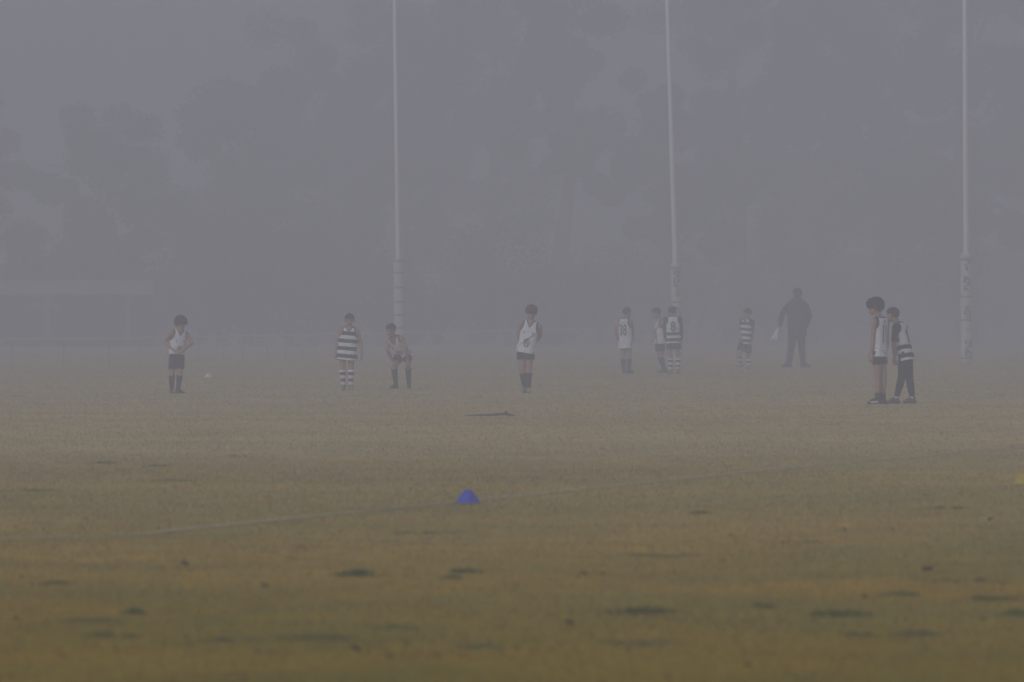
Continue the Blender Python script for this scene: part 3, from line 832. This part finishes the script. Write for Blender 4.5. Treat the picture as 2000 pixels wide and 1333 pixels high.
# worn painted boundary line
bm = bmesh.new(); rows = []
for i, p in enumerate(lpath):
    t = (lpath[min(i + 1, len(lpath) - 1)] - lpath[max(i - 1, 0)]).normalized(); n = V((-t.y, t.x, 0)) * .05
    rows.append((bm.verts.new(p + n + V((0, 0, .004))), bm.verts.new(p - n + V((0, 0, .004)))))
for a, c in zip(rows, rows[1:]): bm.faces.new((a[0], a[1], c[1], c[0]))
o = link('painted_line', bm_mesh(bm, 'painted_line', False), mat('worn_line_paint', (.46, .37, .18), .9, .35, 6)); o['kind'] = 'structure'

# grass blades, thinning with distance
rng = np.random.default_rng(3)
def vnoise(x, y, f, seed):
    """cheap smooth value noise on a lattice"""
    r = np.random.default_rng(seed).random((256, 256))
    X, Y = x * f + 1000, y * f + 1000
    i, j = np.floor(X).astype(int), np.floor(Y).astype(int); u, v = X - i, Y - j
    u, v = u * u * (3 - 2 * u), v * v * (3 - 2 * v); g_ = lambda a, c: r[a % 256, c % 256]
    return (g_(i, j) * (1 - u) + g_(i + 1, j) * u) * (1 - v) + (g_(i, j + 1) * (1 - u) + g_(i + 1, j + 1) * u) * v
def fbm(x, y, f, seed): return (vnoise(x, y, f, seed) + .5 * vnoise(x, y, f * 2.1, seed + 1) + .25 * vnoise(x, y, f * 4.3, seed + 2)) / 1.75
xs, ys, sc = [], [], []
for y0, y1, den, k in ((12.5, 26, 1500, .85), (26, 42, 1100, .95), (42, 66, 520, 1.3), (66, 120, 230, 1.9), (120, 165, 60, 3.6)):
    area = .11 * (y1 ** 2 - y0 ** 2) + 2.8 * (y1 - y0); n = int(area * den)
    y = np.sqrt(rng.uniform(y0 ** 2, y1 ** 2, n)); x = rng.uniform(-1, 1, n) * (.11 * y + 1.4)
    xs.append(x); ys.append(y); sc.append(np.full(n, k))
x, y, k = np.concatenate(xs), np.concatenate(ys), np.concatenate(sc); n = len(x)
big = fbm(x * .42, y * .62, .75, 11); mid = fbm(x * .6, y * .6, 3.6, 21); fine = np.clip(.5 + 1.5 * (.30 * (rng.random(n) - .5) + 1.0 * (fbm(x * .8, y * .75, 8.5, 61) - .5)), 0, 1)
hgt = k ** .35 * (.007 + .015 * rng.random(n) ** 1.4) * (1 + .5 * (mid - .5)) * np.where(y > 38, .7, 1)
wid = k * rng.uniform(.004, .008, n)
ang = rng.uniform(0, 2 * np.pi, n); tl = rng.uniform(0, .9, n) * hgt; ta = rng.uniform(0, 2 * np.pi, n)
dx, dy = np.cos(ang) * wid / 2, np.sin(ang) * wid / 2
vb = np.empty((n, 3, 3))
vb[:, 0] = np.c_[x - dx, y - dy, np.zeros(n)]; vb[:, 1] = np.c_[x + dx, y + dy, np.zeros(n)]
vb[:, 2] = np.c_[x + np.cos(ta) * tl, y + np.sin(ta) * tl, hgt]
straw = np.array([.44, .255, .006]); straw2 = np.array([.36, .225, .010]); green = np.array([.165, .180, .030]); brown = np.array([.29, .155, .02])
ochre = np.array([.43, .192, .001])
mixg = np.clip((big - .50) * -6.5 + .42 + (mid - .5) * 2.6, 0, 1)
col = straw[None] * (1 - mixg[:, None]) + green[None] * mixg[:, None]
pale = np.array([.74, .59, .25]); pz = np.clip((y + 10 * (fbm(x, y, .2, 51) - .5) - 17) / 35, 0, 1)[:, None] * .92  # blades paled with distance too, fog brightness put into their colour
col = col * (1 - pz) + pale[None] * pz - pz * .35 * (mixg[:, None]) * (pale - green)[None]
near_zone = np.clip((22.5 + 5 * (fbm(x, y * 0, .35, 31) - .5) - y) / 6.5, 0, 1)[:, None] * .8
col = col * (1 - near_zone) + ochre[None] * near_zone + near_zone * (mixg[:, None] > .5) * (green - ochre)[None] * .55
col = np.where((fine < .34)[:, None], straw2[None] * (1 - .3 * near_zone), col); col = np.where((fine > .80)[:, None], brown[None], col)
col *= (.93 + .14 * rng.random(n))[:, None]
# blades under the worn line carry its paint
speck = fbm(x * .8, y * .8, 13.0, 41)
col *= (1 + .9 * (mid - .5) * np.clip(1.5 - y / 52, 0, 1) + .55 * (speck - .5) * np.clip(1.4 - y / 60, 0, 1))[:, None]
col[(speck > .82) & (y < 45)] *= .6
near = np.full(n, 9.0)
for a, c in zip(LP[:-1], LP[1:]):
    ab = c - a; t = np.clip(((x - a[0]) * ab[0] + (y - a[1]) * ab[1]) / (ab @ ab), 0, 1)
    near = np.minimum(near, np.hypot(x - a[0] - t * ab[0], y - a[1] - t * ab[1]))
pt = (near < .05) & (vnoise(x, y, 1.3, 77) + .35 * rng.random(n) > .66 - .16 * (y > 33))
col[pt] = .45 * col[pt] + .55 * np.array([.72, .70, .62])
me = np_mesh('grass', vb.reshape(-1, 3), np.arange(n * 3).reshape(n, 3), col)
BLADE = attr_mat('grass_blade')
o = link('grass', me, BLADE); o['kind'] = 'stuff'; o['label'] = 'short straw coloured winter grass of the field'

# darker green tufts
def tuft(px, y, wpx, label, h=.035, cols=None, dk=1.0):
    d = depth(y); w = wpx / F * d; n = int(220 + 800 * w); h *= 1 - .35 * min(1, w / .4)
    r_ = np.random.default_rng(int(px * 7 + y)); a = r_.normal(0, .27, n) * w; bq = r_.normal(0, .30, n) * min(.22, w * .8)
    bq += .5 * w * (vnoise(a, a * 0 + px, 5, 5) - .5)
    kp = vnoise(a * 1.3 + px * 3.7, bq * .8 + y * 1.9, 15, 8) > .40; a, bq = a[kp], bq[kp]; n = len(a)
    hh = h * r_.uniform(.5, 1.15, n) * np.exp(-(a / (w * .6)) ** 2); ww = r_.uniform(.005, .010, n)
    an = r_.uniform(0, 2 * np.pi, n); ta = r_.uniform(0, 2 * np.pi, n); tl = hh * r_.uniform(.1, .9, n)
    v = np.empty((n, 3, 3)); cx, cy = np.cos(an) * ww / 2, np.sin(an) * ww / 2
    v[:, 0] = np.c_[a - cx, bq - cy, np.zeros(n)]; v[:, 1] = np.c_[a + cx, bq + cy, np.zeros(n)]; v[:, 2] = np.c_[a + np.cos(ta) * tl, bq + np.sin(ta) * tl, hh]
    t = r_.random(n)[:, None]; c = np.array(cols[0])[None] * (1 - t) + np.array(cols[1])[None] * t
    o = link('grass_tuft', np_mesh('grass_tuft', v.reshape(-1, 3), np.arange(n * 3).reshape(n, 3), c), BLADE)
    o.location = (gx(px, d), d, 0); tag(o, label, 'grass tuft', 'dark green tufts in the field')
GEN = 'small dark green tuft growing in the straw coloured field'
MIDL = 'faint green patch of grass in the straw coloured field'
G2 = ((.14, .155, .055), (.19, .19, .065))
for px, y, w, lb, h, cc in (
    (700, 1126, 95, 'bushy dark green tuft left of and below the blue cone', .040, None), (908, 1119, 70, 'dark tuft straight below the blue cone', .024, None),
    (885, 1130, 45, GEN, .020, None), (262, 1200, 45, GEN, .028, None), (215, 1244, 110, GEN, .022, None), 
    (1245, 1197, 150, 'long dark green tuft low in the middle of the field', .034, None),  (1640, 1202, 120, 'broad dark green tuft low right of centre', .036, None),
    (1890, 1137, 165, 'longest dark green tuft near the right edge', .032, None), (1760, 1163, 90, GEN, .022, None), (1935, 1172, 120, GEN, .026, None), (1490, 1187, 85, GEN, .020, None),
    (1850, 993, 85, 'flat dark tuft below and left of the yellow cone', .022, None), (1370, 1003, 45, GEN, .02, None), (1680, 1242, 60, GEN, .022, None), (1790, 1240, 80, GEN, .022, G2),
    (1985, 1203, 60, GEN, .03, None), (620, 1247, 170, MIDL, .022, G2), (450, 1255, 130, MIDL, .022, G2),  (110, 1141, 70, GEN, .018, None),
     (466, 892, 32, GEN, .02, None), (205, 905, 50, GEN, .02, None), (312, 911, 45, GEN, .02, None), (180, 1215, 160, MIDL, .02, G2),
    (1300, 1085, 200, MIDL, .018, G2), (60, 960, 140, MIDL, .02, G2),  (1250, 1257, 160, MIDL, .02, G2), 
    (330, 940, 120, MIDL, .02, G2), (840, 1040, 150, MIDL, .016, G2), (1560, 1060, 140, MIDL, .016, G2), (780, 1225, 150, MIDL, .018, G2), (950, 1265, 120, MIDL, .02, G2)):
    tuft(px, y, w, lb, h, cc or (((.105, .140, .028), (.165, .180, .040)) if lb == GEN else ((.060, .100, .020), (.105, .140, .032))))

# stick on the grass
d = depth(814); o = empty('stick', (gx(955, d), d, 0))
bm = bmesh.new(); s_ = d / F
P = [(V((-46 * s_, .05, .012)), .006), (V((-20 * s_, .0, .018)), .010), (V((5 * s_, -.04, .020)), .012), (V((28 * s_, .02, .028)), .014), (V((50 * s_, .0, .014)), .006)]
tube(bm, P, 8); tube(bm, [(V((28 * s_, .02, .02)), .012), (V((34 * s_, .0, .050)), .016)], 8)
loc = o.location.copy(); bpy.data.objects.remove(o)
o = link('stick', bm_mesh(bm, 'stick'), mat('dead_bark', (.10, .09, .075), .9, .3, 40)); o.location = loc
tag(o, 'thin dark stick lying on the grass above the blue cone', 'stick')

# fallen leaves
LEAF = [mat('brown_leaf', (.055, .030, .022), .8, .3, 60), mat('red_brown_leaf', (.10, .045, .030), .8, .3, 60)]
def leaf_mesh(k):
    bm = bmesh.new(); rows = []
    for i in range(9):
        t = i / 8; w = .5 * math.sin(math.pi * min(1, t * 1.02 + .01)) ** .8 * .42
        z = .10 + .16 * math.sin(t * 3 + k) ** 2
        rows.append([bm.verts.new((t - .5, w * q, z + .30 * abs(q) * (.6 + .3 * k))) for q in (-1, -.5, 0, .5, 1)])
    for a, c in zip(rows, rows[1:]):
        for j in range(4): bm.faces.new((a[j], a[j + 1], c[j + 1], c[j]))
    bmesh.ops.solidify(bm, geom=bm.faces[:], thickness=.02)
    return bm_mesh(bm, 'fallen_leaf')
LM = [leaf_mesh(k) for k in (0, 1)]
for q, mm in zip(LM, LEAF): q.materials.append(mm)
rnd = random.Random(5)
for i, (px, y, w) in enumerate(((516, 1155, 20), (505, 1283, 11), (530, 1287, 15), (695, 1279, 20), (333, 1047, 10), (360, 1112, 17), (598, 1081, 10), (437, 1113, 7), (30, 1218, 16),
        (1112, 1228, 24), (1178, 1129, 13), (1043, 1175, 8), (1400, 1138, 9), (1690, 1175, 13), (1910, 1171, 11), (1920, 1218, 13), (1935, 1022, 14), (1427, 1051, 9), (1085, 1005, 7), (953, 1004, 6),
        (1436, 1252, 9), (1462, 1310, 18), (1808, 1277, 11), (1812, 1123, 22), (1770, 1093, 10), (350, 1167, 8), (1648, 932, 6), (42, 1132, 9), (482, 1147, 10), (760, 1292, 14), (615, 1278, 10), (1225, 1279, 11),
        (1650, 1041, 9), (1520, 1020, 6), (1140, 1130, 16), (1303, 1332, 14), (400, 1178, 8), (296, 1152, 7), (1830, 1062, 12), (120, 1290, 10))):
    d = depth(y); o = link('fallen_leaf', LM[i % 2]); s_ = w * d / F * 1.05
    o.location = (gx(px, d), d, .010); o.scale = (s_, s_, s_ * rnd.uniform(.8, 1.3)); o.rotation_euler = (rnd.uniform(-.3, .3), rnd.uniform(-.2, .2), rnd.uniform(-.9, .9))
    tag(o, 'largest curled brown leaf, left of the bushy dark tuft' if i == 0 else 'small dry brown leaf lying on the grass', 'leaf', 'fallen leaves on the grass')

# ------------------------------------------------------------------ trees beyond the fence
LEAFM = attr_mat('gum_foliage', .7)
BARK = mat('gum_bark', (.20, .18, .16), .9, .35, 1.5, .3)
TREES = 'gum trees in the fog beyond the fence'
def foliage(name, centres, per, leaf, parent, seed, dark=(.030, .042, .026), light=(.075, .092, .055)):
    r_ = np.random.default_rng(seed); C = np.array([c[:3] for c in centres]); S = np.array([c[3] for c in centres]); q = len(C)
    idx = np.repeat(np.arange(q), per); n = len(idx)
    u = r_.normal(size=(n, 3)); u /= np.linalg.norm(u, axis=1)[:, None]; rad = r_.random(n) ** .45
    p = C[idx] + u * (S[idx] * rad)[:, None] * np.array([1.0, 1.0, .78]); p[:, 2] -= .25 * S[idx] * r_.random(n) ** 2
    a = r_.normal(size=(n, 3)); a[:, 2] -= .6; a /= np.linalg.norm(a, axis=1)[:, None]
    b_ = np.cross(a, r_.normal(size=(n, 3))); b_ /= np.linalg.norm(b_, axis=1)[:, None]
    L = leaf * r_.uniform(.6, 1.4, n); W = L * .42
    v = np.empty((n, 4, 3)); v[:, 0] = p - a * L[:, None] / 2; v[:, 2] = p + a * L[:, None] / 2
    v[:, 1] = p + b_ * W[:, None] / 2; v[:, 3] = p - b_ * W[:, None] / 2
    t = np.clip(r_.random(q)[idx] * .6 + r_.random(n) * .4, 0, 1)[:, None]
    return link(name, np_mesh(name, v.reshape(-1, 3), np.arange(n * 4).reshape(n, 4), np.array(dark)[None] * (1 - t) + np.array(light)[None] * t), LEAFM, parent)

def gum_tree(px, d, h, w, first, seed, label, clumps=34, droop=.5, lean=0.0, per=560):
    rd = random.Random(seed); root = empty('gum_tree', (gx(px, d), d, 0)); tag(root, label, 'tree', TREES)
    bm = bmesh.new(); r0 = .022 * h + .06; cen = []
    tr = [(V((lean * h * t + .25 * math.sin(t * 5 + seed), .2 * math.cos(t * 4 + seed), h * .72 * t - (.1 if t == 0 else 0))), r0 * (1 - .72 * t)) for t in (0, .15, .3, .45, .6, .8, 1)]
    tube(bm, tr, 12)
    def at(t):
        t *= 6; i = min(5, int({0: 0}.get(t, t))); return tr[i][0].lerp(tr[i + 1][0], t - i)
    nb = 9
    for i in range(nb):
        t = first + (1 - first) * i / (nb - 1) * .98; a = seed + i * 2.4; o = at(min(.99, t))
        ln = w * rd.uniform(.55, 1.0) * (1.1 - .5 * (t - first) / (1 - first)); e = o + V((math.cos(a) * ln, math.sin(a) * ln * .8, h * rd.uniform(.07, .24)))
        mdl = o.lerp(e, .5) + V((0, 0, h * .05))
        rb = r0 * .42 * (1 - .5 * t)
        tube(bm, [(o, rb), (mdl, rb * .7), (e, rb * .3)], 8)
        for k_ in range(int(clumps / nb)):
            q = mdl.lerp(e, rd.uniform(.1, 1.15)) + V((rd.gauss(0, .16 * w), rd.gauss(0, .16 * w), rd.gauss(.0, .05 * h) - droop * abs(rd.gauss(0, .06 * h))))
            cen.append((q.x, q.y, min(q.z, 22), rd.uniform(.10, .22) * w + .25))
            if k_ == 0: tube(bm, [(mdl, rb * .4), (q, rb * .15)], 6)
    top = at(.99)
    for k_ in range(6): cen.append((top.x + rd.gauss(0, .3 * w), top.y + rd.gauss(0, .3 * w), min(22, top.z + rd.uniform(-.02, .18) * h), rd.uniform(.14, .24) * w + .2))
    link('trunk', bm_mesh(bm, 'trunk'), BARK, root)
    foliage('crown', cen, per, .22, root, seed)

for i, (px, d, h, w, first, lb, cl, dr, ln) in enumerate((
    (-90, 209, 11.5, 3.6, .35, 'gum tree at the left edge of the fog', 36, .5, .02),
    (215, 203, 10.3, 3.3, .35, 'loose drooping gum tree above the bench shelter', 40, 1.2, -.02),
    (470, 211, 12.3, 4.2, .25, 'dense gum tree left of the stocky hooped child', 52, .6, .0),
    (640, 223, 14.4, 4.5, .22, 'gum tree rising left of the plain banded goal post', 54, .5, .01),
    (800, 234, 17.1, 5.1, .25, 'tall gum tree straight behind the plain banded goal post', 54, .5, -.01),
    (960, 226, 17.9, 4.5, .28, 'tall gum tree between the two left goal posts', 50, .6, .0),
    (1085, 209, 16.5, 3.3, .50, 'slim gum tree with a bare leaning trunk left of the middle post', 36, .9, .035),
    (1300, 217, 12.9, 2.8, .42, 'small drooping gum tree directly behind the leaning goal post', 34, 1.3, -.02),
    (1430, 228, 19.2, 4.7, .22, 'tall gum tree right of the leaning goal post', 54, .5, .01),
    (1570, 220, 19.8, 4.7, .22, 'tall dense gum tree behind the adult', 56, .5, .0),
    (1720, 232, 20.6, 5.1, .20, 'tall gum tree behind the pair of children', 56, .5, -.01),
    (1880, 217, 19.2, 4.7, .20, 'tall dense gum tree behind the right goal post', 56, .5, .01),
    (2060, 223, 19.8, 5.1, .20, 'tall gum tree at the right edge of the fog', 56, .5, .0))):
    gum_tree(px, d, h, w, first, 13 + i * 7, lb, cl, dr, ln)

def shrub(px, d, h, w, seed, label):
    rd = random.Random(seed); root = empty('shrub', (gx(px, d), d, 0)); tag(root, label, 'shrub', 'shrubs along the fence in the fog')
    bm = bmesh.new(); cen = []
    for k_ in range(5):
        e = V((rd.uniform(-.6, .6) * w, rd.uniform(-.4, .4) * w, h * rd.uniform(.5, .85)))
        tube(bm, [(V((e.x * .15, e.y * .15, -.05)), .05), (e * .55 + V((0, 0, .1)), .035), (e, .015)], 7)
    for k_ in range(16): cen.append((rd.uniform(-.85, .85) * w, rd.uniform(-.5, .5) * w, h * rd.uniform(.22, .86), rd.uniform(.2, .3) * h))
    link('stems', bm_mesh(bm, 'stem'), BARK, root).name = 'stem'
    foliage('foliage', cen, 130, .24, root, seed, (.026, .036, .018), (.055, .070, .034))
for i in range(36):
    px = -60 + i * 61 + (i * 37) % 29; px_d = 198 + (i * 53) % 17 + (0 if px < 900 else 82 * (px - 900) / 1100)
    shrub(px, px_d, 3.2 + ((i * 29) % 13) / 7, 2.2, 300 + i, 'dark rounded shrub dissolving in the fog below the gum trees')

# ------------------------------------------------------------------ air: fog
bm = bmesh.new(); box(bm, -GW - 6, GW + 6, GY0 - 6, GY1 + 6, -1.0, 26.0)
hm = bpy.data.materials.new('fog'); hm.use_nodes = True; nt = hm.node_tree
for n in list(nt.nodes):
    if n.type == 'BSDF_PRINCIPLED': nt.nodes.remove(n)
vol = nt.nodes.new('ShaderNodeVolumePrincipled'); vol.inputs['Density'].default_value = .0140
vol.inputs['Color'].default_value = (.885, .877, 1.0, 1); vol.inputs['Anisotropy'].default_value = .0
outn = [n for n in nt.nodes if n.type == 'OUTPUT_MATERIAL'][0]
nt.links.new(vol.outputs['Volume'], outn.inputs['Volume'])
hz = link('haze', bm_mesh(bm, 'haze', False), hm); hz['kind'] = 'stuff'; hz['label'] = 'thick grey morning fog lying over the field'

# ------------------------------------------------------------------ light
SUN_EL, SUN_AZ = R(36), R(-145)          # azimuth from +Y (ahead), negative = to the left
w = bpy.data.worlds.new('World'); SC.world = w; w.use_nodes = True
nt = w.node_tree; bg = nt.nodes['Background']; sky = nt.nodes.new('ShaderNodeTexSky')
sky.sky_type = 'NISHITA'; sky.sun_disc = False; sky.sun_elevation = SUN_EL; sky.sun_rotation = SUN_AZ
sky.air_density = 1.0; sky.dust_density = 1.0; sky.ozone_density = 1.0
nt.links.new(sky.outputs[0], bg.inputs[0]); bg.inputs[1].default_value = .06
L = bpy.data.lights.new('sun', 'SUN'); L.energy = 1.5; L.angle = R(25); L.color = (1, .975, .94)
so = bpy.data.objects.new('sun', L); COL.objects.link(so)
dirv = V((math.sin(SUN_AZ) * math.cos(SUN_EL), math.cos(SUN_AZ) * math.cos(SUN_EL), math.sin(SUN_EL)))
so.rotation_euler = dirv.to_track_quat('Z', 'Y').to_euler(); so.location = (0, -20, 60)

# ------------------------------------------------------------------ camera
cam = bpy.data.cameras.new('camera'); co = bpy.data.objects.new('camera', cam); COL.objects.link(co)
cam.lens = 180; cam.sensor_width = 36; cam.clip_end = 2000; cam.clip_start = .1
co.location = (0, 0, CAM_H)
co.rotation_euler = (R(90) - math.atan((666.5 - HZ) / F), 0, 0)
cam.dof.use_dof = True; cam.dof.focus_distance = 85; cam.dof.aperture_fstop = 5.4
SC.camera = co

SC.view_settings.view_transform = 'Standard'; SC.view_settings.look = 'None'
SC.view_settings.exposure = 0.25; SC.view_settings.gamma = 1.0
try: SC.view_settings.use_curve_mapping = False
except Exception: pass
SC.cycles.use_denoising = True
SC.cycles.volume_bounces = 1
SC.cycles.max_bounces = 6; SC.cycles.diffuse_bounces = 3
